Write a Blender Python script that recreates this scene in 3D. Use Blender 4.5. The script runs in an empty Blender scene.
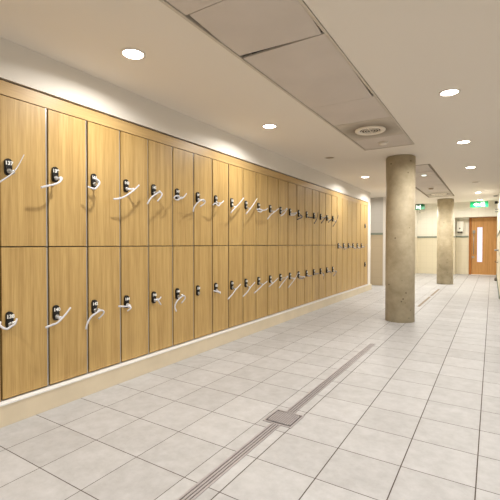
import bpy, bmesh, math, random
from mathutils import Vector, Matrix
random.seed(7)
scene = bpy.context.scene
col = scene.collection
H = 2.242          # ceiling height of the low ceiling
XL = -2.405        # plane of the locker doors
# ------------------------------------------------------------------ materials
def new_mat(name):
    m = bpy.data.materials.new(name); m.use_nodes = True
    nt = m.node_tree; b = nt.nodes['Principled BSDF']
    return m, nt, b
def lin(c):
    return tuple((x / 12.92 if x <= .04045 else ((x + .055) / 1.055) ** 2.4) for x in [v / 255 for v in c]) + (1.0,)
def plain(name, rgb, rough=.5, metal=0.0, emit=0.0, noise=0.0, nscale=8.0, bump=0.0, spec=.5):
    m, nt, b = new_mat(name)
    b.inputs['Roughness'].default_value = rough
    b.inputs['Metallic'].default_value = metal
    b.inputs['Specular IOR Level'].default_value = spec
    b.inputs['Base Color'].default_value = lin(rgb)
    if noise or bump:
        tc = nt.nodes.new('ShaderNodeTexCoord')
        n = nt.nodes.new('ShaderNodeTexNoise'); n.inputs['Scale'].default_value = nscale; n.inputs['Detail'].default_value = 5
        nt.links.new(tc.outputs['Object'], n.inputs['Vector'])
        if noise:
            r = nt.nodes.new('ShaderNodeValToRGB')
            c = lin(rgb)
            r.color_ramp.elements[0].position = .3; r.color_ramp.elements[1].position = .7
            r.color_ramp.elements[0].color = tuple(v * (1 - noise) for v in c[:3]) + (1,)
            r.color_ramp.elements[1].color = tuple(min(1, v * (1 + noise)) for v in c[:3]) + (1,)
            nt.links.new(n.outputs['Fac'], r.inputs['Fac']); nt.links.new(r.outputs['Color'], b.inputs['Base Color'])
        if bump:
            bp = nt.nodes.new('ShaderNodeBump'); bp.inputs['Strength'].default_value = bump; bp.inputs['Distance'].default_value = .002
            nt.links.new(n.outputs['Fac'], bp.inputs['Height']); nt.links.new(bp.outputs['Normal'], b.inputs['Normal'])
    if emit:
        b.inputs['Emission Color'].default_value = lin(rgb); b.inputs['Emission Strength'].default_value = emit
    return m
def wood(name, dark, light, horizontal=False, rough=.42, scale=1.0):
    m, nt, b = new_mat(name); N = nt.nodes; Lk = nt.links
    tc = N.new('ShaderNodeTexCoord'); oi = N.new('ShaderNodeObjectInfo')
    mul = N.new('ShaderNodeMath'); mul.operation = 'MULTIPLY'; mul.inputs[1].default_value = 37.0
    Lk.new(oi.outputs['Random'], mul.inputs[0])
    cmb = N.new('ShaderNodeCombineXYZ'); Lk.new(mul.outputs[0], cmb.inputs[0]); Lk.new(mul.outputs[0], cmb.inputs[1]); Lk.new(mul.outputs[0], cmb.inputs[2])
    add = N.new('ShaderNodeVectorMath'); add.operation = 'ADD'
    Lk.new(tc.outputs['Object'], add.inputs[0]); Lk.new(cmb.outputs[0], add.inputs[1])
    mp = N.new('ShaderNodeMapping')
    mp.inputs['Scale'].default_value = (30 * scale, 1.1, 30 * scale) if horizontal else (30 * scale, 30 * scale, 1.1)
    Lk.new(add.outputs[0], mp.inputs['Vector'])
    n1 = N.new('ShaderNodeTexNoise'); n1.inputs['Scale'].default_value = 1.0; n1.inputs['Detail'].default_value = 3; n1.inputs['Distortion'].default_value = .4
    Lk.new(mp.outputs[0], n1.inputs['Vector'])
    n2 = N.new('ShaderNodeTexNoise'); n2.inputs['Scale'].default_value = 5.0; n2.inputs['Detail'].default_value = 4
    Lk.new(mp.outputs[0], n2.inputs['Vector'])
    mx = N.new('ShaderNodeMath'); mx.operation = 'MULTIPLY_ADD'; mx.inputs[1].default_value = .45
    Lk.new(n2.outputs['Fac'], mx.inputs[0])
    m2 = N.new('ShaderNodeMath'); m2.operation = 'MULTIPLY'; m2.inputs[1].default_value = .55
    Lk.new(n1.outputs['Fac'], m2.inputs[0]); Lk.new(m2.outputs[0], mx.inputs[2])
    r = N.new('ShaderNodeValToRGB')
    r.color_ramp.elements[0].position = .36; r.color_ramp.elements[0].color = lin(dark)
    r.color_ramp.elements[1].position = .62; r.color_ramp.elements[1].color = lin(light)
    Lk.new(mx.outputs[0], r.inputs['Fac']); Lk.new(r.outputs['Color'], b.inputs['Base Color'])
    b.inputs['Roughness'].default_value = rough; b.inputs['Specular IOR Level'].default_value = .4
    return m

def math_node(nt, op, a, b=None, c=None):
    n = nt.nodes.new('ShaderNodeMath'); n.operation = op
    for i, v in enumerate((a, b, c)):
        if v is None: continue
        if isinstance(v, (int, float)): n.inputs[i].default_value = v
        else: nt.links.new(v, n.inputs[i])
    return n.outputs[0]

def floor_material():
    m, nt, b = new_mat('porcelain_floor_tile'); N = nt.nodes; Lk = nt.links
    tc = N.new('ShaderNodeTexCoord'); sp = N.new('ShaderNodeSeparateXYZ'); Lk.new(tc.outputs['Object'], sp.inputs[0])
    X, Y = sp.outputs[0], sp.outputs[1]
    M = lambda *a: math_node(nt, *a)
    side = M('GREATER_THAN', X, -1.06)             # 1 beyond the drain
    def mixv(a, bb): return M('MULTIPLY_ADD', M('SUBTRACT', bb, a), side, a)
    pitch_left, pitch_right = .3123, .3062
    ul = M('DIVIDE', M('ADD', X, 1.167), pitch_left)
    ur = M('DIVIDE', M('ADD', X, .9705), pitch_right)
    u = mixv(ul, ur)
    strip = M('MULTIPLY', M('GREATER_THAN', X, -1.167), M('LESS_THAN', X, -.9705))
    v = M('DIVIDE', M('SUBTRACT', Y, 1.307), .3044)
    fu = M('SUBTRACT', u, M('ROUND', u)); fv = M('SUBTRACT', v, M('ROUND', v))
    du = M('MULTIPLY', M('ABSOLUTE', fu), .309); dv = M('MULTIPLY', M('ABSOLUTE', fv), .3044)
    wu = mixv(.0017, .0026); wv = mixv(.0021, .002)
    lu = M('LESS_THAN', du, wu); lv = M('LESS_THAN', dv, wv)
    grout = M('MAXIMUM', lu, lv)
    # per-tile tone
    cu = M('FLOOR', u); cv = M('FLOOR', v)
    cid = N.new('ShaderNodeCombineXYZ'); Lk.new(cu, cid.inputs[0]); Lk.new(cv, cid.inputs[1]); Lk.new(M('ADD', side, M('MULTIPLY', strip, 3.0)), cid.inputs[2])
    wn = N.new('ShaderNodeTexWhiteNoise'); Lk.new(cid.outputs[0], wn.inputs['Vector'])
    # clouding inside each tile, shifted tile by tile
    sh = N.new('ShaderNodeVectorMath'); sh.operation = 'SCALE'; sh.inputs['Scale'].default_value = 13.7; Lk.new(wn.outputs['Color'], sh.inputs[0])
    ad = N.new('ShaderNodeVectorMath'); ad.operation = 'ADD'; Lk.new(tc.outputs['Object'], ad.inputs[0]); Lk.new(sh.outputs[0], ad.inputs[1])
    n1 = N.new('ShaderNodeTexNoise'); n1.inputs['Scale'].default_value = 11; n1.inputs['Detail'].default_value = 8; n1.inputs['Roughness'].default_value = .72
    Lk.new(ad.outputs[0], n1.inputs['Vector'])
    tone = M('ADD', M('MULTIPLY', n1.outputs['Fac'], .85), M('MULTIPLY', wn.outputs['Value'], .15))
    r = N.new('ShaderNodeValToRGB')
    r.color_ramp.elements[0].position = .25; r.color_ramp.elements[0].color = lin(FLOOR_A)
    r.color_ramp.elements[1].position = .75; r.color_ramp.elements[1].color = lin(FLOOR_B)
    Lk.new(tone, r.inputs['Fac'])
    mx = N.new('ShaderNodeMix'); mx.data_type = 'RGBA'
    Lk.new(grout, mx.inputs['Factor']); Lk.new(r.outputs['Color'], mx.inputs['A']); mx.inputs['B'].default_value = lin((78, 68, 60))
    Lk.new(mx.outputs['Result'], b.inputs['Base Color'])
    rg = M('MULTIPLY_ADD', grout, .35, M('MULTIPLY_ADD', n1.outputs['Fac'], .2, .36))
    Lk.new(rg, b.inputs['Roughness'])
    bp = N.new('ShaderNodeBump'); bp.inputs['Strength'].default_value = .5; bp.inputs['Distance'].default_value = .0015
    Lk.new(M('SUBTRACT', 1.0, grout), bp.inputs['Height']); Lk.new(bp.outputs['Normal'], b.inputs['Normal'])
    b.inputs['Specular IOR Level'].default_value = .35
    return m

def wall_tile_material(name, low, high, axis, pitch):
    """pale tile above a dado line, beige tile below it"""
    m, nt, b = new_mat(name); N = nt.nodes; Lk = nt.links
    tc = N.new('ShaderNodeTexCoord'); sp = N.new('ShaderNodeSeparateXYZ'); Lk.new(tc.outputs['Object'], sp.inputs[0])
    M = lambda *a: math_node(nt, *a)
    up = M('GREATER_THAN', sp.outputs[2], 1.30)
    u = M('DIVIDE', sp.outputs[axis], pitch); v = M('DIVIDE', sp.outputs[2], pitch * 1.0)
    fu = M('ABSOLUTE', M('SUBTRACT', u, M('ROUND', u))); fv = M('ABSOLUTE', M('SUBTRACT', v, M('ROUND', v)))
    g = M('MAXIMUM', M('LESS_THAN', fu, .012), M('LESS_THAN', fv, .012))
    mx = N.new('ShaderNodeMix'); mx.data_type = 'RGBA'; Lk.new(up, mx.inputs['Factor'])
    mx.inputs['A'].default_value = lin(low); mx.inputs['B'].default_value = lin(high)
    m2 = N.new('ShaderNodeMix'); m2.data_type = 'RGBA'; m2.blend_type = 'MULTIPLY'
    Lk.new(M('MULTIPLY', g, .22), m2.inputs['Factor']); Lk.new(mx.outputs['Result'], m2.inputs['A']); m2.inputs['B'].default_value = (.45, .42, .38, 1)
    Lk.new(m2.outputs['Result'], b.inputs['Base Color']); b.inputs['Roughness'].default_value = .45
    return m

def concrete_material():
    m, nt, b = new_mat('fair_faced_concrete'); N = nt.nodes; Lk = nt.links
    tc = N.new('ShaderNodeTexCoord')
    n1 = N.new('ShaderNodeTexNoise'); n1.inputs['Scale'].default_value = 3.2; n1.inputs['Detail'].default_value = 8; n1.inputs['Roughness'].default_value = .65
    Lk.new(tc.outputs['Object'], n1.inputs['Vector'])
    r = N.new('ShaderNodeValToRGB')
    r.color_ramp.elements[0].position = .3; r.color_ramp.elements[0].color = lin(CONC_A)
    r.color_ramp.elements[1].position = .7; r.color_ramp.elements[1].color = lin(CONC_B)
    Lk.new(n1.outputs['Fac'], r.inputs['Fac'])
    vo = N.new('ShaderNodeTexVoronoi'); vo.inputs['Scale'].default_value = 13; Lk.new(tc.outputs['Object'], vo.inputs['Vector'])
    M = lambda *a: math_node(nt, *a)
    hole = M('LESS_THAN', vo.outputs['Distance'], .14)
    wn = N.new('ShaderNodeTexWhiteNoise'); Lk.new(vo.outputs['Position'], wn.inputs['Vector'])
    hole = M('MULTIPLY', hole, M('GREATER_THAN', wn.outputs['Value'], .6))
    mx = N.new('ShaderNodeMix'); mx.data_type = 'RGBA'; Lk.new(M('MULTIPLY', hole, .75), mx.inputs['Factor'])
    Lk.new(r.outputs['Color'], mx.inputs['A']); mx.inputs['B'].default_value = lin((92, 78, 60))
    Lk.new(mx.outputs['Result'], b.inputs['Base Color']); b.inputs['Roughness'].default_value = .58; b.inputs['Specular IOR Level'].default_value = .3
    bp = N.new('ShaderNodeBump'); bp.inputs['Strength'].default_value = .25; bp.inputs['Distance'].default_value = .004
    Lk.new(n1.outputs['Fac'], bp.inputs['Height']); Lk.new(bp.outputs['Normal'], b.inputs['Normal'])
    return m

FLOOR_A, FLOOR_B = (157, 155, 154), (188, 187, 187)
CONC_A, CONC_B = (168, 153, 124), (214, 201, 172)
M_floor = floor_material()
M_ceil = plain('ceiling_paint', (232, 224, 212), .85)
M_panel = plain('ceiling_panel_paint', (207, 197, 187), .7, noise=.05, nscale=2.5)
M_panel_trim = plain('panel_trim_paint', (204, 194, 178), .6)
def dusty_panel():
    m = plain('dusty_panel_paint', (190, 178, 162), .7); nt = m.node_tree; b = nt.nodes['Principled BSDF']
    tc = nt.nodes.new('ShaderNodeTexCoord'); ln = nt.nodes.new('ShaderNodeVectorMath'); ln.operation = 'LENGTH'
    n = nt.nodes.new('ShaderNodeTexNoise'); n.inputs['Scale'].default_value = 6; n.inputs['Detail'].default_value = 6
    nt.links.new(tc.outputs['Object'], ln.inputs[0]); nt.links.new(tc.outputs['Object'], n.inputs['Vector'])
    d = math_node(nt, 'ADD', ln.outputs['Value'], math_node(nt, 'MULTIPLY', n.outputs['Fac'], .12))
    r = nt.nodes.new('ShaderNodeValToRGB'); nt.links.new(d, r.inputs['Fac'])
    r.color_ramp.elements[0].position = .2; r.color_ramp.elements[0].color = lin((128, 116, 100))
    r.color_ramp.elements[1].position = .40; r.color_ramp.elements[1].color = lin((198, 188, 174))
    nt.links.new(r.outputs['Color'], b.inputs['Base Color']); return m
M_panel_dusty = dusty_panel()
M_void = plain('dark_void', (8, 7, 7), .9)  # near-black colour put in for the unlit depth behind gaps
M_wall = plain('white_wall_paint', (228, 222, 212), .7)
M_oak = wood('oak_laminate', (166, 134, 80), (194, 162, 104))
M_oak_h = wood('oak_laminate_fascia', (176, 144, 96), (196, 165, 112), horizontal=True)
M_carcass = plain('locker_carcass', (52, 46, 40), .7)
M_strip = plain('aluminium_edge', (176, 176, 174), .3, metal=.6)
M_ledge = plain('white_metal_ledge', (236, 234, 232), .3, metal=.0)
M_plinth = plain('beige_plinth_tile', (214, 200, 174), .45, noise=.05, nscale=6)
M_black = plain('black_plastic', (16, 16, 18), .35)
M_digit = plain('white_print', (236, 236, 232), .5)
M_chrome = plain('steel_key', (196, 196, 194), .28, metal=.9)
M_band = plain('white_rubber', (206, 206, 212), .4)
M_conc = concrete_material()
M_band_dark = plain('band_dark_tone', (62, 60, 64), .45)  # darker tone given to the far upper bands
M_band_grey = plain('band_grey_tone', (124, 122, 130), .45)  # mid-grey tone given to the far lower and full-height locker bands
M_panel_trim_d = plain('panel_trim_dirty', (150, 136, 114), .6)
M_steel = plain('stainless_steel', (170, 165, 167), .36, metal=.45, noise=.06, nscale=30)
M_steel_d = plain('drain_slot_dark', (28, 24, 23), .6)
M_slot = plain('worn_brass_slot', (124, 103, 76), .5, metal=.2)
M_steel_m = plain('cover_groove', (112, 107, 107), .6)
M_lens = plain('lit_lamp_lens', (255, 248, 236), .3, emit=14.0)
M_lens_off = plain('unlit_lamp_lens', (150, 128, 96), .4)
M_ring = plain('white_trim_ring', (226, 218, 206), .45)
M_grille = plain('vent_dark', (58, 50, 42), .6)
M_vent = plain('vent_white', (232, 222, 206), .55)
M_wt_end = wall_tile_material('end_wall_tiles', (224, 214, 188), (232, 228, 214), 0, .2)
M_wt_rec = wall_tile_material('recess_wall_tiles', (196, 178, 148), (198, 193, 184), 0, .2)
M_wt_side = wall_tile_material('side_wall_tiles', (224, 214, 190), (232, 228, 214), 1, .2)
M_dado = plain('grey_dado_tile', (132, 140, 126), .4)
M_door = wood('door_veneer', (178, 128, 72), (202, 152, 94), rough=.4)
M_frame = wood('door_frame_wood', (150, 92, 38), (176, 114, 54), rough=.4)
M_glass_lit = plain('frosted_pane_with_glow', (226, 224, 246), .3, emit=.22)  # faint emission put in for the bright room behind the pane
M_green = plain('sign_green', (0, 158, 92), .4, emit=.45)
M_green_d = plain('sign_dark_green', (4, 98, 58), .4, emit=.1)
M_signwhite = plain('sign_white', (240, 255, 248), .4, emit=.8)
M_signcase = plain('sign_case', (206, 204, 196), .5)
M_disp = plain('dispenser_white', (240, 236, 224), .4)
M_greymetal = plain('grey_metal', (150, 152, 152), .35, metal=.6)
M_darkmetal = plain('dark_metal', (58, 54, 48), .5)
M_skirt = plain('dark_green_skirting', (70, 84, 66), .5)
# ------------------------------------------------------------------ mesh helpers
class MB:
    def __init__(s): s.bm = bmesh.new(); s.mi = 0
    def mat(s, i): s.mi = i; return s
    def _fin(s, geom):
        for f in geom:
            if isinstance(f, bmesh.types.BMFace): f.material_index = s.mi
    def box(s, x0, x1, y0, y1, z0, z1, bev=0.0):
        before = set(s.bm.faces)
        r = bmesh.ops.create_cube(s.bm, size=1.0)
        for v in r['verts']:
            v.co = Vector((x0 + (v.co.x + .5) * (x1 - x0), y0 + (v.co.y + .5) * (y1 - y0), z0 + (v.co.z + .5) * (z1 - z0)))
        if bev:
            es = list({e for v in r['verts'] for e in v.link_edges})
            bmesh.ops.bevel(s.bm, geom=es, offset=bev, segments=2, affect='EDGES', profile=.6)
        s._fin([f for f in s.bm.faces if f not in before]); return s
    def lathe(s, prof, seg=32, axis='z', at=(0, 0, 0), cap=True):
        """revolve (radius, height) pairs about an axis"""
        rings = []
        for (r, z) in prof:
            ring = []
            for i in range(seg):
                a = 2 * math.pi * i / seg
                p = (r * math.cos(a), r * math.sin(a), z)
                if axis == 'x': p = (p[2], p[0], p[1])
                if axis == 'y': p = (p[1], p[2], p[0])
                ring.append(s.bm.verts.new((p[0] + at[0], p[1] + at[1], p[2] + at[2])))
            rings.append(ring)
        for a, b in zip(rings, rings[1:]):
            for i in range(seg):
                f = s.bm.faces.new((a[i], a[(i + 1) % seg], b[(i + 1) % seg], b[i])); f.material_index = s.mi; f.smooth = True
        if cap:
            for ring, flip in ((rings[0], True), (rings[-1], False)):
                f = s.bm.faces.new(ring[::-1] if flip else ring); f.material_index = s.mi
        return s
    def prism(s, pts, d0, d1, axis='x'):
        """extrude a 2-D outline along an axis: x takes (y, z) points, y takes (x, z), z takes (x, y)"""
        def P(p, d):
            return {'x': (d, p[0], p[1]), 'y': (p[0], d, p[1]), 'z': (p[0], p[1], d)}[axis]
        a = [s.bm.verts.new(P(p, d0)) for p in pts]; b = [s.bm.verts.new(P(p, d1)) for p in pts]
        n = len(pts)
        fs = [s.bm.faces.new(a[::-1]), s.bm.faces.new(b)]
        for i in range(n): fs.append(s.bm.faces.new((a[i], a[(i + 1) % n], b[(i + 1) % n], b[i])))
        s._fin(fs); return s
    def sweep(s, pts, wid, thk, seg=4, taper=(1, 1)):
        """rounded strap along a polyline; wid in the y-z plane, thk towards x"""
        P = catmull([Vector(p) for p in pts], seg)
        n = len(P); rings = []
        for i, p in enumerate(P):
            t = (P[min(i + 1, n - 1)] - P[max(i - 1, 0)]).normalized()
            ax = Vector((1, 0, 0)); side = ax.cross(t)
            if side.length < .2: side = Vector((0, 0, 1))
            side.normalize(); out = t.cross(side).normalized()
            k = taper[0] + (taper[1] - taper[0]) * i / (n - 1)
            ring = []
            for j in range(8):
                a = 2 * math.pi * (j + .5) / 8
                ca, sa = math.cos(a), math.sin(a)
                ca = math.copysign(abs(ca) ** .6, ca); sa = math.copysign(abs(sa) ** .6, sa)
                ring.append(s.bm.verts.new(p + side * (ca * wid * .5 * k) + out * (sa * thk * .5)))
            rings.append(ring)
        for a, b in zip(rings, rings[1:]):
            for i in range(8):
                f = s.bm.faces.new((a[i], a[(i + 1) % 8], b[(i + 1) % 8], b[i])); f.smooth = True; f.material_index = s.mi
        for ring in (rings[0][::-1], rings[-1]):
            f = s.bm.faces.new(ring); f.material_index = s.mi
        return s
    def build(s, name, mats, parent=None, loc=None):
        bmesh.ops.recalc_face_normals(s.bm, faces=s.bm.faces[:])
        me = bpy.data.meshes.new(name); s.bm.to_mesh(me); s.bm.free()
        for m in (mats if isinstance(mats, (list, tuple)) else [mats]): me.materials.append(m)
        o = bpy.data.objects.new(name, me); col.objects.link(o)
        if parent: o.parent = parent
        if loc: o.location = loc
        return o
def catmull(P, seg):
    if len(P) == 2: return [P[0].lerp(P[1], i / seg) for i in range(seg + 1)]
    out = []
    for i in range(len(P) - 1):
        p0 = P[max(i - 1, 0)]; p1 = P[i]; p2 = P[i + 1]; p3 = P[min(i + 2, len(P) - 1)]
        for k in range(seg):
            t = k / seg
            out.append(.5 * ((2 * p1) + (p2 - p0) * t + (2 * p0 - 5 * p1 + 4 * p2 - p3) * t * t + (3 * p1 - p0 - 3 * p2 + p3) * t ** 3))
    out.append(P[-1]); return out
def tag(o, label, cat, group=None):
    o['label'] = label; o['category'] = cat
    if group: o['group'] = group
    return o
def struct(o): o['kind'] = 'structure'; return o
def empty(name, loc, rz=0.0):
    o = bpy.data.objects.new(name, None); o.empty_display_size = .05; col.objects.link(o)
    o.location = loc; o.rotation_euler[2] = rz; return o
def copy_to(src, parent, name=None):
    c = src.copy(); col.objects.link(c); c.parent = parent
    return c
def text_mesh(name, body, size, mat, parent, loc, rot, extrude=.0004, bold=.0):
    cu = bpy.data.curves.new(name, 'FONT'); cu.body = body; cu.size = size; cu.extrude = extrude; cu.offset = bold
    cu.align_x = 'CENTER'; cu.align_y = 'CENTER'
    t = bpy.data.objects.new(name, cu); col.objects.link(t)
    dg = bpy.context.evaluated_depsgraph_get()
    me = bpy.data.meshes.new_from_object(t.evaluated_get(dg)); me.materials.clear(); me.materials.append(mat)
    bpy.data.objects.remove(t); bpy.data.curves.remove(cu)
    o = bpy.data.objects.new(name, me); col.objects.link(o); o.parent = parent; o.location = loc; o.rotation_euler = rot
    return o
ORD = ['first', 'second', 'third', 'fourth', 'fifth', 'sixth', 'seventh', 'eighth', 'ninth', 'tenth', 'eleventh', 'twelfth', 'thirteenth',
       'fourteenth', 'fifteenth', 'sixteenth', 'seventeenth', 'eighteenth', 'nineteenth', 'twentieth']
UPPER_BANDS = {   # (along the wall, up, out from the door) of each strap, from its lock
    0: [[(-0.088, -0.116, 0.066), (-0.077, -0.103, 0.066), (-0.052, -0.081, 0.066), (-0.026, -0.059, 0.066), (-0.004, -0.035, 0.066), (0.023, 0.004, 0.066), (0.06, 0.076, 0.066)]],
    1: [[(-0.126, -0.104, 0.066), (-0.093, -0.091, 0.066), (-0.057, -0.079, 0.066), (-0.025, -0.064, 0.066), (-0.005, -0.049, 0.066), (0.005, -0.031, 0.066)]],
    2: [[(-0.05, 0.007, 0.066), (-0.025, 0.002, 0.066), (-0.004, -0.014, 0.066), (-0.011, -0.036, 0.066), (-0.037, -0.066, 0.066), (-0.065, -0.065, 0.066), (-0.09, -0.057, 0.066)]],
    3: [[(-0.164, -0.122, 0.066), (-0.11, -0.111, 0.066), (-0.066, -0.091, 0.066), (-0.02, -0.062, 0.066), (0.027, -0.03, 0.066), (0.079, 0.011, 0.066)]],
    4: [[(-0.122, -0.13, 0.066), (-0.11, -0.1, 0.066), (-0.082, -0.068, 0.066), (-0.033, -0.038, 0.066), (0.017, -0.015, 0.066)], [(0.017, -0.015, 0.066), (0.03, -0.033, 0.066), (0.012, -0.065, 0.066), (-0.014, -0.097, 0.066)]],
    5: [[(-0.102, -0.054, 0.066), (-0.095, -0.035, 0.066), (-0.059, -0.028, 0.066), (-0.041, -0.041, 0.066), (-0.054, -0.062, 0.066), (-0.09, -0.06, 0.066)], [(-0.054, -0.052, 0.066), (-0.002, -0.039, 0.066), (0.061, 0.007, 0.066)]],
    6: [[(-0.133, -0.151, 0.066), (-0.131, -0.114, 0.066), (-0.093, -0.071, 0.066), (-0.035, -0.036, 0.066), (0.019, -0.031, 0.066), (0.025, -0.058, 0.066), (-0.035, -0.095, 0.066)]],
    7: [[(-0.123, -0.064, 0.066), (-0.094, -0.044, 0.066), (-0.051, -0.066, 0.066), (-0.003, -0.04, 0.066), (0.059, -0.006, 0.066)]],
    8: [[(-0.101, -0.119, 0.066), (-0.019, -0.053, 0.066), (0.059, 0.001, 0.066), (0.155, 0.065, 0.066)]],
    9: [[(-0.089, -0.112, 0.066), (-0.013, -0.048, 0.066), (0.074, 0.024, 0.066), (0.155, 0.087, 0.066)]],
    10: [[(-0.14, -0.042, 0.066), (-0.085, -0.036, 0.066), (-0.032, -0.046, 0.066), (-0.066, -0.068, 0.066), (-0.118, -0.059, 0.066)], [(-0.047, -0.05, 0.066), (0.049, -0.035, 0.066), (0.118, -0.01, 0.066)]],
    11: [[(-0.173, -0.143, 0.066), (-0.102, -0.085, 0.066), (0.002, -0.038, 0.066), (0.132, 0.013, 0.066)]],
    12: [[(-0.104, -0.079, 0.066), (-0.04, -0.052, 0.066), (0.0, 0.015, 0.104)]],
    13: [[(-0.099, -0.053, 0.066), (0.0, -0.044, 0.067), (0.0, -0.019, 0.107)]],
    14: [[(-0.177, -0.101, 0.066), (-0.025, -0.057, 0.066), (-0.072, -0.028, 0.066)]],
    15: [[(-0.08, -0.045, 0.066), (-0.01, -0.046, 0.066), (0.03, -0.047, 0.1)]],
    16: [[(-0.13, -0.13, 0.066), (-0.05, -0.05, 0.066), (0.02, 0.054, 0.07)]],
    17: [[(-0.12, -0.11, 0.066), (-0.03, -0.045, 0.066), (0.02, 0.0, 0.09)]],
    18: [[(-0.09, -0.08, 0.066), (0.0, -0.04, 0.06), (0.05, -0.025, 0.1)]],
    19: [[(-0.15, -0.14, 0.066), (-0.02, -0.05, 0.065), (0.05, 0.06, 0.09)]],
}
LOWER_BANDS = {   # (along the wall, up, out from the door) of each strap, from its lock
    0: [[(-0.078, 0.01, 0.066), (-0.083, -0.009, 0.066), (-0.066, -0.028, 0.066), (-0.047, -0.035, 0.066), (-0.029, -0.027, 0.066), (-0.003, -0.014, 0.066), (0.012, 0.013, 0.066)]],
    1: [[(-0.104, -0.072, 0.066), (-0.068, -0.061, 0.066), (-0.036, -0.053, 0.066), (-0.004, -0.03, 0.066), (0.03, -0.002, 0.066), (0.065, 0.03, 0.066)]],
    2: [[(-0.109, -0.134, 0.066), (-0.1, -0.092, 0.066), (-0.075, -0.054, 0.066), (-0.036, -0.033, 0.066), (-0.004, -0.02, 0.066), (0.023, -0.027, 0.066), (0.026, -0.047, 0.066), (-0.011, -0.079, 0.066)]],
    3: [[(-0.124, -0.014, 0.066), (-0.074, -0.021, 0.066), (-0.023, -0.026, 0.066)], [(-0.023, -0.026, 0.066), (-0.018, -0.041, 0.066), (-0.043, -0.062, 0.066)]],
    4: [[(-0.051, -0.009, 0.066), (-0.015, -0.012, 0.066), (0.024, 0.004, 0.066)], [(-0.015, -0.012, 0.066), (0.024, -0.06, 0.066)]],
    5: [[(-0.076, -0.144, 0.066), (-0.102, -0.098, 0.066), (-0.083, -0.057, 0.066), (-0.042, -0.029, 0.066), (0.008, -0.013, 0.066), (0.029, -0.041, 0.066), (-0.011, -0.079, 0.066)]],
    7: [[(-0.112, -0.016, 0.066), (-0.059, -0.033, 0.066), (-0.005, -0.047, 0.066)]],
    8: [[(-0.156, -0.131, 0.066), (-0.087, -0.086, 0.066), (-0.019, -0.04, 0.066), (0.09, 0.005, 0.066)]],
    9: [[(-0.15, -0.135, 0.066), (-0.081, -0.095, 0.066), (-0.013, -0.048, 0.066), (0.106, 0.002, 0.066)]],
    10: [[(-0.197, -0.122, 0.066), (-0.102, -0.08, 0.066), (-0.008, -0.041, 0.066), (0.109, -0.012, 0.066)]],
    11: [[(-0.131, -0.081, 0.066), (-0.049, -0.043, 0.066), (0.108, 0.008, 0.066)]],
    12: [[(-0.151, -0.123, 0.066), (-0.038, -0.047, 0.066), (0.0, 0.014, 0.115)]],
    13: [[(-0.169, -0.144, 0.066), (0.0, -0.034, 0.075), (0.0, 0.046, 0.133)]],
    14: [[(-0.11, -0.045, 0.066), (-0.012, -0.05, 0.066), (0.0, -0.031, 0.106)]],
    15: [[(-0.1, -0.03, 0.066), (-0.03, -0.035, 0.066), (0.04, -0.03, 0.08)]],
    16: [[(-0.1, -0.02, 0.066), (-0.02, -0.02, 0.066), (0.05, -0.01, 0.07)]],
    17: [[(-0.05, -0.02, 0.066), (-0.02, -0.06, 0.066), (0.0, -0.13, 0.06)]],
    18: [[(-0.12, -0.028, 0.066), (-0.03, -0.015, 0.06), (0.03, -0.05, 0.08)]],
    19: [[(-0.12, -0.11, 0.066), (-0.03, -0.06, 0.066), (0.0, -0.036, 0.08)]],
}
TALL_BANDS = {   # (along the wall, up, out from the door) of each strap, from its lock
    0: [[(-0.1, 0.0, 0.066), (-0.006, -0.032, 0.066), (0, -0.078, 0.09)]],
    1: [[(-0.12, -0.07, 0.066), (0, -0.043, 0.058), (0.03, -0.007, 0.13)]],
    2: [[(-0.09, -0.026, 0.066), (-0.01, -0.02, 0.066), (0.05, -0.015, 0.07)]],
    3: [[(-0.12, -0.055, 0.066), (0, -0.053, 0.061), (0.04, -0.05, 0.08)]],
    4: [[(-0.12, -0.054, 0.066), (0, -0.051, 0.057), (0.04, -0.045, 0.08)]],
    5: [[(-0.1, -0.041, 0.066), (-0.01, -0.03, 0.066), (0.05, -0.02, 0.08)]],
}
# ------------------------------------------------------------------ the room shell
mb = MB().box(-3.2, 3.2, -3.6, 16.4, -.12, 0); struct(mb.build('floor', M_floor))
mb = MB()                                            # low ceiling with the two openings the tile strips sit in
PX0, PX1 = -1.392, -.792
S1 = (.436, 4.968); S2 = (6.29, 10.80)
mb.box(-3.2, PX0, -3.6, 12.45, H, H + .26)
mb.box(PX1, 3.2, -3.6, 12.45, H, H + .26)
mb.box(PX0, PX1, -3.6, S1[0], H, H + .26)
mb.box(PX0, PX1, S1[1], S2[0], H, H + .26)
mb.box(PX0, PX1, S2[1], 12.45, H, H + .26)
mb.box(-3.2, 3.2, 12.45, 16.4, H + .26, H + .40)
struct(mb.build('ceiling', M_ceil))
mb = MB().box(PX0 - .02, PX1 + .02, S1[0] - .02, S1[1] + .02, H + .10, H + .12); struct(mb.build('ceiling_void', M_void))
mb = MB().box(PX0 - .02, PX1 + .02, S2[0] - .02, S2[1] + .02, H + .10, H + .12); struct(mb.build('ceiling_void', M_void))
for k, (a, b) in enumerate((S1, S2)):                # thin perimeter trims round the tile strips
    mb = MB(); w = .022
    for (x0, x1, y0, y1) in ((PX0 + .004, PX0 + w, a + .004, b - .004), (PX1 - w, PX1 - .004, a + .004, b - .004), (PX0 + w, PX1 - w, a + .004, a + w), (PX0 + w, PX1 - w, b - w, b - .004)):
        mb.box(x0, x1, y0, y1, H - .004, H + .03, .003)
    struct(mb.build('trim_%d' % (k + 1), [M_panel_trim, M_panel_trim_d][k]))
mb = MB()
mb.box(-3.2, -2.99, -3.6, 10.1, 0, H)                # wall behind the lockers
mb.box(-2.99, XL - .002, -3.6, 9.12, 2.012, H)       # bulkhead above them
mb.box(-2.99, XL + .004, 8.915, 9.12, 0, 2.012)      # end pier
struct(mb.build('wall_left', M_wall))
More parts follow.
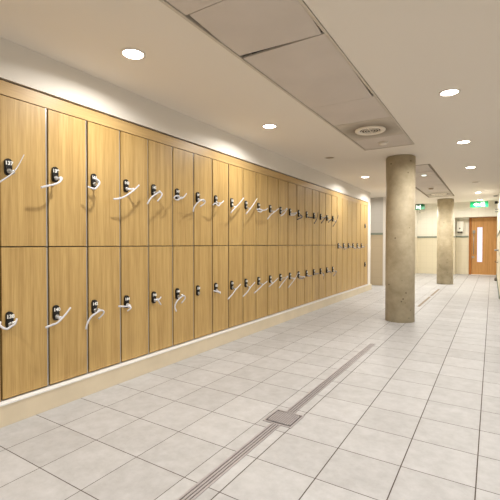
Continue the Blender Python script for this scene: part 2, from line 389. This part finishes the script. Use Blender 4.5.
struct(MB().box(-2.99, XL - .03, -3.6, 8.915, 1.996, 2.012).build('trim_3', M_void))      # shadow gap over the fascia
mb = MB().box(-3.2, -2.30, 10.1, 10.25, 0, H); struct(mb.build('wall_recess', M_wt_rec))
mb = MB().box(-3.2, -2.30, 10.25, 15.1, 0, H + .26); struct(mb.build('wall_corridor', M_wt_side))
struct(MB().box(-2.34, -2.27, 10.06, 10.13, 0, H).build('trim_4', M_wall))
struct(MB().box(-2.98, -2.34, 10.08, 10.1, 1.29, 1.34).build('trim_5', M_dado))
# end wall with the door niche
mb = MB(); NX0, NX1 = -1.10, .13
mb.box(-2.30, NX0, 15.1, 15.45, 0, H + .26)
mb.box(NX0, NX1, 15.1, 15.45, 1.972, H + .26)
mb.box(-2.30, NX1 + .3, 15.45, 15.6, 0, 2.1)
struct(mb.build('wall_end', M_wt_end))
struct(MB().box(-2.30, NX0, 15.08, 15.1, 1.28, 1.335).build('trim_6', M_dado))
struct(MB().box(NX0, -.70, 15.43, 15.45, 1.29, 1.345).build('trim_7', M_dado))
# wall along the far side of the corridor
mb = MB().box(NX1, 3.2, 8.8, 15.6, 0, H + .26); struct(mb.build('wall_right', M_wt_side))
struct(MB().box(NX1 - .012, NX1, 8.8, 15.45, 1.27, 1.325).build('trim_8', M_dado))
struct(MB().box(NX1 - .014, NX1, 8.8, 15.40, 0, .05).build('baseboard_right', M_skirt))
mb = MB().box(2.5, 3.2, -3.6, 8.8, 0, H); struct(mb.build('wall_side', M_wall))
mb = MB().box(-3.2, 3.2, -3.75, -3.6, 0, H); struct(mb.build('wall_back', M_wall))
# ------------------------------------------------------------------ door
d = struct(empty('door_1', (0, 15.45, 0)))
mb = MB()
mb.box(-.685, -.60, -.05, 0, 0, 2.0, .004); mb.box(-.60, .13, -.05, 0, 1.955, 2.0, .004)
mb.build('door_frame', M_frame, d)
mb = MB()
gx0, gx1, gz0, gz1 = -.438, -.285, .44, 1.63
for (x0, x1, z0, z1) in ((-.597, gx0, .012, 1.952), (gx1, .126, .012, 1.952), (gx0, gx1, .012, gz0), (gx0, gx1, gz1, 1.952)):
    mb.box(x0, x1, -.045, -.004, z0, z1)
mb.build('door_leaf', M_door, d)
MB().box(gx0, gx1, -.032, -.022, gz0, gz1).build('window_pane', M_glass_lit, d)
mb = MB()
mb.lathe([(.011, .70), (.011, 1.45)], 12, 'z', (-.54, -.10, 0))
for z in (.75, 1.40): mb.lathe([(.008, -.10), (.008, -.045)], 10, 'y', (-.54, 0, z))
mb.box(-.575, -.50, -.052, -.045, 1.42, 1.53, .003)
mb.build('pull_handle', M_greymetal, d)
mb = MB().box(-.595, -.52, -.052, -.045, .57, .64, .004); mb.lathe([(.018, -.085), (.018, -.05)], 14, 'y', (-.565, 0, .605))
mb.build('lock_knob', M_chrome, d)
MB().box(-.615, .13, -.14, 0, 0, .012).build('threshold', M_ledge, d)
# ------------------------------------------------------------------ plinth, ledge and fascia of the locker wall
o = MB().box(XL - .25, -2.37, -3.0, 9.12, 0, .123, .002).build('plinth', M_plinth)
struct(o); o.name = 'baseboard_left'
struct(MB().box(XL - .05, -2.366, -3.0, 8.915, .123, .135, .002).build('trim_9', M_ledge))
struct(MB().box(XL - .03, XL, -3.0, 8.915, 1.9162, 1.996).build('trim_10', M_oak_h))
# ------------------------------------------------------------------ lockers
W1 = .2855; Y0 = 1.123; W2 = (8.904 - 6.838) / 7
Z0, Z1, ZM = .139, 1.9165, 1.032
DEPTH = .50
def stadium(w, h, n=6):
    r = w / 2; pts = []
    for i in range(n + 1):
        a = math.pi * i / n; pts.append((r * math.cos(a), h / 2 - r + r * math.sin(a)))
    for i in range(n + 1):
        a = math.pi + math.pi * i / n; pts.append((r * math.cos(a), -h / 2 + r + r * math.sin(a)))
    return pts
def locker_meshes(w, h):
    """carcass and door for one compartment, origin at its lower near corner on the door plane"""
    mb = MB()
    mb.box(-DEPTH, -.024, .004, .018, .003, h - .003); mb.box(-DEPTH, -.024, w - .014, w, .003, h - .003)
    mb.box(-DEPTH, -.024, .018, w - .014, .003, .018); mb.box(-DEPTH, -.024, .018, w - .014, h - .018, h - .003)
    mb.box(-DEPTH, -DEPTH + .01, .018, w - .014, .018, h - .018)
    carcass = mb
    door = MB().box(-.019, 0, .0095, w - .0095, .006, h - (.001 if h < 1.2 and h > .886 or h > 1.5 else .006), .0012)
    strip = MB().box(-.024, -.0065, w - .0092, w + .0015, .003, h - .003)
    return carcass, door, strip
proto = {}
lock_body_proto = None
def make_locker(name, y, z, w, h, lock_z, number, label, group):
    global lock_body_proto
    root = empty(name, (XL, y, z)); tag(root, label, 'locker', group)
    key = (round(w, 4), round(h, 4))
    if key not in proto:
        c, d_, s_ = locker_meshes(w, h)
        oc = c.build('carcass', M_carcass, root); od = d_.build('door', M_oak, root); os_ = s_.build('edge_strip', M_strip, root)
        proto[key] = (oc, od, os_)
    else:
        oc, od, os_ = [copy_to(p, root) for p in proto[key]]
    if lock_body_proto is None:
        mb = MB().prism(stadium(.040, .100), 0, .014)
        mb.prism(stadium(.034, .092), .014, .018)
        lk = mb.build('lock', M_black, root)
        mb = MB().lathe([(.0135, .016), (.0135, .024), (.011, .026)], 18, 'x', (0, 0, 0)); mb.mat(1).box(.0255, .027, -.001, .001, -.006, .006)
        cy = mb.build('key_cylinder', [M_chrome, M_black], lk); cy.location = (0, 0, -.024)
        lock_body_proto = (lk, cy)
    else:
        lk = copy_to(lock_body_proto[0], root); cy = copy_to(lock_body_proto[1], lk)
    lk.location = (0, .047, lock_z - z)
    text_mesh('number', number, .030, M_digit, lk, (.0185, 0, .021), (math.pi / 2, 0, math.pi / 2), bold=.0011)
    return root
def make_wristband(strokes, y, z, label, group, mat=None, wid=.0138):
    root = empty('key_wristband', (XL, y, z)); tag(root, label, 'wristband', group)
    kz = -.024
    allp = [p for s in strokes for p in s]
    near = min(allp, key=lambda p: (p[0]) ** 2 + (p[1] - kz) ** 2)
    mb = MB()
    mb.sweep([(.026, 0, kz), (.036, near[0] * .35, kz + (near[1] - kz) * .35), (near[2], near[0], near[1])], .016, .008, 4)
    mb.lathe([(.006, -.006), (.0135, -.0035), (.0135, .0035), (.006, .006)], 14, 'x', (near[2] - .004, near[0] * .9, near[1]))
    mb.build('key', M_chrome if len(label) % 3 == 0 else M_band, root)
    mb = MB()
    for i, s in enumerate(strokes):
        n = len(s)
        mb.sweep([(p[2] + .012 * math.sin(math.pi * j / max(1, n - 1)), p[0], p[1]) for j, p in enumerate(s)], wid, .007, 4, (1, .35 if wid < .012 else .8))
    mb.build('band', mat or M_band, root)
    return root
struct(MB().box(XL - .5, XL, .2, 1.121, .139, 1.914).build('trim_11', M_oak))
GL = 'oak lockers along the wall'
GB = 'wristband keys hanging from the lockers'
for k in range(20):
    y = Y0 + W1 * k; c = ORD[k]
    nu, nl = 137 + 2 * k, 138 + 2 * k
    make_locker('locker', y, ZM, W1, Z1 - ZM, 1.500, str(nu), f'upper oak-faced locker in the {c} column from the near end of the bank', GL)
    make_locker('locker', y, Z0, W1, ZM - Z0, .605, str(nl),
        f'lower oak-faced locker in the {c} column from the near end, ' + ('its lock without a key' if k == 6 else 'above the plinth'), GL)
    if k in UPPER_BANDS:
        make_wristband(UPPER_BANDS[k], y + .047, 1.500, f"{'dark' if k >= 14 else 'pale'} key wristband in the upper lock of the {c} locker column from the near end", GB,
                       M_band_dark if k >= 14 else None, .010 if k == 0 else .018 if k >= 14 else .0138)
    if k in LOWER_BANDS:
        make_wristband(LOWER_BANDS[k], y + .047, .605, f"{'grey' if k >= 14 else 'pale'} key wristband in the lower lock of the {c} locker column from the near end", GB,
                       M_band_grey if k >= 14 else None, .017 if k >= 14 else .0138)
YE = 6.838
for k in range(6):
    y = YE + W2 * k
    make_locker('tall_locker', y, Z0, W2, Z1 - Z0, 1.020, str(177 + k), f'full-height oak locker, {ORD[k]} one after the last two-tier column', 'full-height oak lockers')
    if k in TALL_BANDS:
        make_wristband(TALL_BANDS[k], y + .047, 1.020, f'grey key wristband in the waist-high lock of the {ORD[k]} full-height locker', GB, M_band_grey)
y = YE + W2 * 6
make_locker('locker', y, ZM, W2, Z1 - ZM, 1.455, '183', 'upper oak locker at the far end of the bank beside the white pier', GL)
make_locker('locker', y, Z0, W2, ZM - Z0, .600, '184', 'lower oak locker at the far end of the bank beside the white pier', GL)
# ------------------------------------------------------------------ pillars
def pillar(x, y, r, label):
    o = MB().lathe([(r, 0), (r, H - .012), (r - .012, H - .012), (r - .012, H)], 64).build('concrete_pillar', M_conc, None, (x, y, 0))
    return tag(o, label, 'pillar', 'round concrete pillars')
pillar(-1.074, 5.61, .190, 'round bare concrete pillar standing nearer the lockers, beside the end of the floor drain')
pillar(-1.058, 11.45, .198, 'round bare concrete pillar farther off, between the two green exit signs')
# ------------------------------------------------------------------ floor drains
DX0, DX1 = -1.089, -1.029
root = empty('floor_drain', ((DX0 + DX1) / 2, 1.0, 0)); tag(root, 'long stainless slot drain running beside the lockers to the near pillar', 'drain')
def channel(name, ya, yb, parent, oy):
    mb = MB(); hw = (DX1 - DX0) / 2
    for (a, b) in ((-hw, -hw + .0115), (-hw + .0165, -.0025), (.0025, hw - .0165), (hw - .0115, hw)):
        mb.box(a, b, ya - oy, yb - oy, .0, .0035, .0008)
    rails = mb.build(name, M_steel, parent)
    mb = MB().box(-hw + .0115, -hw + .0160, ya - oy, yb - oy, .0, .0006); mb.box(-.0025, .0025, ya - oy, yb - oy, 0, .0006); mb.box(hw - .0165, hw - .0115, ya - oy, yb - oy, .0, .0008)
    mb.build('slot', M_steel_d, rails)
channel('channel', -1.4, 1.975, root, 1.0)
channel('channel', 2.165, 4.13, root, 1.0)
gx, gy, gs = -1.056, 2.07, .0935
g = empty('drain_cover', (gx, gy, 0)); tag(g, 'square stainless access cover in the middle of the long floor drain', 'drain cover')
mb = MB()
for (a, b, c_, d_) in ((-gs, gs, -gs, -gs + .012), (-gs, gs, gs - .012, gs), (-gs, -gs + .012, -gs + .012, gs - .012), (gs - .012, gs, -gs + .012, gs - .012)):
    mb.box(a, b, c_, d_, 0, .004, .0008)
mb.build('frame', M_steel, g)
MB().box(-gs + .012, gs - .012, -gs + .012, gs - .012, 0, .0006).build('gap', M_steel_d, g)
MB().box(-gs + .0185, gs - .0185, -gs + .0165, gs - .0165, .0006, .002).build('grooved_base', M_steel_m, g)
mb = MB()
for i in range(11):
    x = -gs + .024 + i * (2 * gs - .048) / 10
    mb.box(x - .0052, x + .0052, -gs + .016, gs - .016, .0008, .0046, .0006)
mb.box(-gs + .018, gs - .018, -gs + .016, -gs + .024, .0008, .0046); mb.box(-gs + .018, gs - .018, gs - .024, gs - .016, .0008, .0046)
pl = mb.build('plate', M_steel, g)
mb = MB()
for sx in (-1, 1):
    for sy in (-1, 1): mb.lathe([(.004, .0042), (.004, .0056)], 10, 'z', (sx * (gs - .023), sy * (gs - .023), 0))
mb.build('screws', M_steel_d, pl)
for i, (ya, yb) in enumerate(((7.02, 8.44), (8.64, 9.99))):
    o = MB().box(-.02, .02, -(yb - ya) / 2, (yb - ya) / 2, 0, .003, .0008).build('drain_strip', M_slot, None, (-1.045, (ya + yb) / 2, 0))
    tag(o, ['brownish slot drain strip just past the near pillar', 'brownish slot drain strip ending in front of the far pillar'][i], 'drain', 'slot drain strips between the pillars')
# ------------------------------------------------------------------ ceiling tiles
def tile(y0, y1, rz, shrink, label, group):
    x0, x1 = PX0 + .024, PX1 - .024
    cx, cy = (x0 + x1) / 2, (y0 + y1) / 2; hx, hy = (x1 - x0) / 2 - shrink, (y1 - y0) / 2 - shrink
    dusty = 'air vent' in label
    mb = MB()
    if 'askew' in label and 'slightly' in label:
        mb.prism([(-hx + .018, -hy), (hx, -hy), (hx, hy - .16), (hx - .014, hy - .003), (-hx, hy - .036), (-hx, .04)], 0, .012, 'z')
    elif 'long' in label:
        mb.prism([(-hx, -hy), (hx, -hy), (hx, 0), (hx - .014, hy - .05), (hx - .012, hy), (-hx, hy)], 0, .012, 'z')
    else: mb.box(-hx, hx, -hy, hy, 0, .012, .002)
    o = mb.build('ceiling_panel', M_panel_dusty if dusty and 'one holding' not in label else M_panel, None, (cx, cy, H + .002)); o.rotation_euler[2] = rz
    return tag(o, label, 'ceiling panel', group)
def R(dg): return math.radians(dg)
GT1, GT2 = 'panels of the near ceiling strip', 'panels of the far ceiling strip'
for (a, b, rz, sh, lb) in ((.46, 1.553, 0, .0028, 'flush grey ceiling panel cut by the top edge, before the askew one'),
                           (1.553, 2.098, 0, .002, 'slightly askew grey ceiling panel with black gaps at its corners'),
                           (2.098, 3.19, 0, .002, 'long grey ceiling panel just after the askew panel'),
                           (3.19, 3.782, 0, .0028, 'plain grey ceiling panel right before the one holding the round air vent'),
                           (3.782, 4.452, 0, .0028, 'grey ceiling panel holding the large round air vent of the near strip'),
                           (4.452, 4.946, 0, .0028, 'grey ceiling panel with a small round detector by the near pillar')):
    tile(a, b, rz, sh, lb, GT1)
for i, (a, b) in enumerate(((6.312, 7.0), (7.0, 7.45), (7.45, 8.61), (8.61, 9.74), (9.74, 10.778))):
    tile(a, b, 0, .012, ['first plain panel of the far ceiling strip, behind the near pillar', 'narrow panel of the far ceiling strip holding a small white fitting',
        'plain middle panel of the far ceiling strip', 'panel of the far ceiling strip holding a dark round detector', 'end panel of the far ceiling strip holding a round air vent'][i], GT2)
def vent(x, y, r, label):
    root = empty('air_vent', (x, y, H + .002)); tag(root, label, 'air vent', 'round ceiling air vents')
    MB().lathe([(r, 0), (r, -.008), (r * .95, -.014), (r * .74, -.014), (r * .67, -.009), (r * .66, 0)], 40, cap=False).build('frame', M_vent, root)
    MB().lathe([(r * .66, -.002), (r * .66, -.001)], 40).build('backing', M_grille, root)
    mb = MB()
    for k in (.53, .36, .19): mb.lathe([(r * k, -.008), (r * k, -.0105), (r * (k + .055), -.0105), (r * (k + .055), -.008)], 32, cap=False)
    for a in range(3): mb.box(-.004, .004, -r * .6, r * .6, -.008, -.006) if a == 0 else None
    mb.build('cone', M_vent, root)
vent(-1.093, 4.117, .155, 'large round air vent in the near ceiling strip')
vent(-1.085, 10.2, .17, 'round air vent at the far end of the far ceiling strip')
def detector(x, y, r, h, mat, label, z=H + .002):
    root = empty('smoke_detector', (x, y, z)); tag(root, label, 'detector')
    MB().lathe([(r, 0), (r, -h * .35)], 28).build('base', M_ring, root)
    MB().lathe([(r * .86, -h * .35), (r * .8, -h * .8), (r * .5, -h)], 28).build('head', mat, root)
detector(-1.09, 4.68, .055, .03, M_ring, 'small round detector on the ceiling panel next to the near pillar')
detector(-1.11, 9.0, .06, .035, M_lens_off, 'dark round detector on the far ceiling strip')
detector(-1.005, 7.25, .045, .02, M_signwhite, 'small pale round fitting on the far ceiling strip above the near pillar')
detector(.06, 11.2, .055, .03, M_greymetal, 'grey round detector on the ceiling close to the corridor wall', H)
# ------------------------------------------------------------------ downlights
def light_at(x, y, z, power, r=.055, parent=None, name='lamp_or_fill_glow', colr=(1.0, .973, .925), spread=163):
    ld = bpy.data.lights.new(name, 'AREA'); ld.shape = 'DISK'; ld.size = r * 2; ld.energy = power; ld.color = colr
    ld.spread = math.radians(spread)
    lo = bpy.data.objects.new(name, ld); col.objects.link(lo); lo.location = (x, y, z)
    if parent: lo.parent = parent
    return lo
GD = 'recessed ceiling downlights'
def downlight(x, y, lit, label, power):
    root = empty('downlight', (x, y, H)); tag(root, label, 'downlight', GD)
    r = .062
    MB().lathe([(r * 1.28, 0), (r * 1.26, -.004), (r * 1.02, -.006), (r, -.002), (r * .98, 0)], 40, cap=False).build('trim_ring', M_ring, root)
    MB().lathe([(r, -.0012), (r, -.0006)], 40).build('lens', M_lens if lit else M_lens_off, root)
    if lit: light_at(0, 0, -.009, power, .034, root)
PW = 8.6
downlight(-1.915, 1.68, True, 'lit downlight nearest the camera, above the first lockers', PW)
downlight(-1.915, 3.43, True, 'lit downlight above the middle of the two-tier lockers', PW)
downlight(-1.905, 5.11, False, 'unlit downlight in the row along the lockers', PW)
downlight(-1.915, 6.91, True, 'lit downlight over the far lockers, just beside the near pillar', PW)
downlight(-.294, 3.42, True, 'largest lit downlight of the corridor row, nearer than the near pillar', PW)
downlight(-.294, 5.16, True, 'second lit downlight of the corridor row', PW)
downlight(-.294, 6.92, True, 'third lit downlight of the corridor row, before the unlit one', PW)
downlight(-.285, 8.59, False, 'unlit downlight in the corridor row', PW)
downlight(-.288, 10.36, True, 'lit downlight just after the unlit one in the corridor row', PW * 1.3)
downlight(-.288, 12.08, True, 'lit downlight at the ceiling edge right above the bright exit sign', PW * 1.3)
# unseen bare lights: rows carried on, plus fill added at right, recess and end
for (x, y, z) in ((-1.915, -.06, H), (-1.915, -1.8, H), (-.294, 1.68, H), (-.294, -.06, H), (-.294, -1.8, H), (-1.915, 8.65, H), (-2.55, 9.6, H),
                  (1.4, 1.68, H), (1.4, 3.43, H), (1.4, 5.16, H), (1.4, 6.9, H), (1.4, -.06, H), (1.4, -1.8, H), (-1.7, 10.4, H), (-1.7, 12.0, H),
                  (-1.7, 14.0, H + .26), (-.5, 14.0, H + .26)):
    light_at(x, y, z - .004, PW * ((1.25 if x < -1 else .6) if y < 1 else .2 if x < -2 else 1.35 if y > 8 else .7 if y > 3 and x > 1 else 1), .06)
# ------------------------------------------------------------------ exit signs
def running_man(mb, x, z, s, y0, y1):
    """a small running figure: head, trunk, two legs, two arms"""
    def limb(p, q, w):
        a = Vector((p[0], 0, p[1])); b = Vector((q[0], 0, q[1])); t = (b - a).normalized(); n = Vector((-t.z, 0, t.x)) * w / 2
        mb.prism([(x + s * v.x, z + s * v.z) for v in (a - n, b - n, b + n, a + n)], y0, y1, 'y')
    mb.prism([(x + s * (.08 + .11 * math.cos(k * math.pi / 5)), z + s * (.86 + .11 * math.sin(k * math.pi / 5))) for k in range(10)], y0, y1, 'y')
    limb((.03, .72), (-.06, .38), .2); limb((-.06, .4), (-.3, .22), .13); limb((-.3, .22), (-.5, .3), .11)
    limb((-.06, .4), (.14, .2), .13); limb((.14, .2), (.06, -.05), .11); limb((.03, .7), (.28, .55), .1); limb((.03, .7), (-.25, .55), .1)
root = empty('exit_sign', (-.315, 12.38, 2.07)); tag(root, 'bright green backlit exit sign with white arrow over the wooden door', 'exit sign', 'green exit signs')
MB().box(-.215, .215, 0, .05, 0, .155, .004).build('case', M_green, root)
MB().box(-.22, .22, -.004, .056, .155, .172, .002).build('mounting_rail', M_signcase, root)
mb = MB()
mb.prism([(-.14, .078), (-.06, .13), (-.06, .1), (-.01, .1), (-.01, .056), (-.06, .056), (-.06, .026)], -.004, 0, 'y')
mb.box(.085, .135, -.004, 0, .015, .14)
mb.build('arrow', M_signwhite, root)
mb = MB(); running_man(mb, .045, .03, .105, -.004, 0); mb.build('running_figure', M_signwhite, root)
root = empty('exit_sign', (-1.825, 12.38, 2.075)); tag(root, 'dark green exit sign with pictogram hanging between the two pillars', 'exit sign', 'green exit signs')
MB().box(-.135, .135, 0, .045, 0, .15, .003).build('case', M_green_d, root)
MB().box(-.14, .10, -.003, .048, .15, .166, .002).build('mounting_rail', M_darkmetal, root)
mb = MB(); running_man(mb, -.05, .03, .09, -.004, 0); mb.box(-.095, -.075, -.004, 0, .03, .125); mb.build('running_figure', M_signwhite, root)
mb = MB().box(.0, .024, -.004, 0, .012, .14); mb.build('doorway_symbol', M_signwhite, root)
mb = MB().lathe([(.004, -.09), (.004, 0)], 8, 'z', (.0, .02, 0)); mb.lathe([(.009, -.1), (.009, -.08)], 8, 'z', (.0, .02, 0)); mb.build('pull_cord', M_darkmetal, root)
# ------------------------------------------------------------------ wall fittings at the end
root = empty('soap_dispenser', (-.955, 15.45, 1.49)); tag(root, 'white box dispenser on the niche wall left of the wooden door', 'dispenser')
root['label'] = 'white box-shaped dispenser mounted in the niche beside the wooden door'
MB().box(-.105, .105, -.11, 0, 0, .36, .012).build('cover', M_disp, root)
mb = MB().lathe([(.022, -.114), (.022, -.109)], 16, 'y', (-.01, 0, .11)); mb.build('viewing_window', M_black, root)
mb = MB().box(-.085, .07, -.10, -.02, -.03, .0, .004); mb.lathe([(.016, -.055), (.016, -.03)], 12, 'z', (-.04, -.06, 0)); mb.lathe([(.016, -.055), (.016, -.03)], 12, 'z', (.03, -.06, 0))
mb.build('nozzle', M_darkmetal, root)
root = empty('security_camera', (NX1, 11.6, 2.10)); tag(root, 'small black camera high on the corridor wall, close under the ceiling', 'camera')
MB().lathe([(.03, -.012), (.03, .003)], 16, 'x').build('base', M_ring, root)
mb = MB().lathe([(.01, -.05), (.01, -.012)], 10, 'x'); mb.build('arm', M_black, root)
mb = MB().box(-.085, -.02, -.11, .05, -.03, .03, .01); mb.lathe([(.02, -.125), (.02, -.11)], 14, 'y', (-.052, 0, 0)); mb.build('body', M_black, root)
root = empty('wall_bracket', (NX1, 11.9, 1.93)); tag(root, 'grey metal bracket on the corridor wall just below the black camera', 'bracket')
MB().box(-.006, 0, -.05, .05, -.07, .05, .002).build('plate', M_greymetal, root)
mb = MB().box(-.075, -.006, -.04, .04, .01, .03, .003); mb.box(-.075, -.006, -.04, .04, -.05, -.03, .003); mb.build('arms', M_greymetal, root)
root = empty('grab_rail', (NX1, 11.6, .90)); tag(root, 'grey steel rail at waist height on the corridor wall near the door', 'rail')
mb = MB().sweep([(-.065, -.55, 0), (-.065, 0, 0), (-.065, .55, 0)], .034, .034, 6); mb.build('bar', M_greymetal, root)
for yy in (-.45, .45):
    mb = MB().lathe([(.012, -.065), (.012, -.006)], 10, 'x', (0, yy, 0)); mb.lathe([(.03, -.006), (.03, 0)], 16, 'x', (0, yy, 0)); mb.build('support', M_greymetal, root)
root = empty('wall_hook', (NX1, 11.7, .60)); tag(root, 'small dark hook low on the corridor wall beneath the grey rail', 'hook')
MB().box(-.005, 0, -.02, .02, -.04, .04, .001).build('plate', M_darkmetal, root)
MB().sweep([(-.004, 0, -.01), (-.04, 0, -.015), (-.06, -.03, .0), (-.058, -.06, .03)], .012, .012, 5).build('arm', M_darkmetal, root)
o = MB().prism([(-.055, 0), (.0, 0), (.0, .035), (-.03, .035)], -.5, .35, 'y').build('door_stop', M_darkmetal, None, (NX1 - .015, 13.6, 0))
tag(o, 'low dark strip on the floor against the corridor wall near the door', 'door stop')
# ------------------------------------------------------------------ camera, world, colour
cam = bpy.data.cameras.new('camera'); co = bpy.data.objects.new('camera', cam); col.objects.link(co)
cam.sensor_width = 36; cam.lens = 36 * 386.8 / 500; cam.clip_start = .05
co.location = (0, 0, 1.05)
co.rotation_euler = (math.pi / 2 - math.atan(5.8 / 386.8), 0, .5594)
scene.camera = co
w = bpy.data.worlds.new('world'); scene.world = w; w.use_nodes = True
w.node_tree.nodes['Background'].inputs[0].default_value = (.9, .85, .78, 1); w.node_tree.nodes['Background'].inputs[1].default_value = .05
vs = scene.view_settings
scene.display_settings.display_device = 'sRGB'
vs.view_transform = 'Standard'; vs.look = 'None'; vs.gamma = 1; vs.use_curve_mapping = False
vs.exposure = 0.80
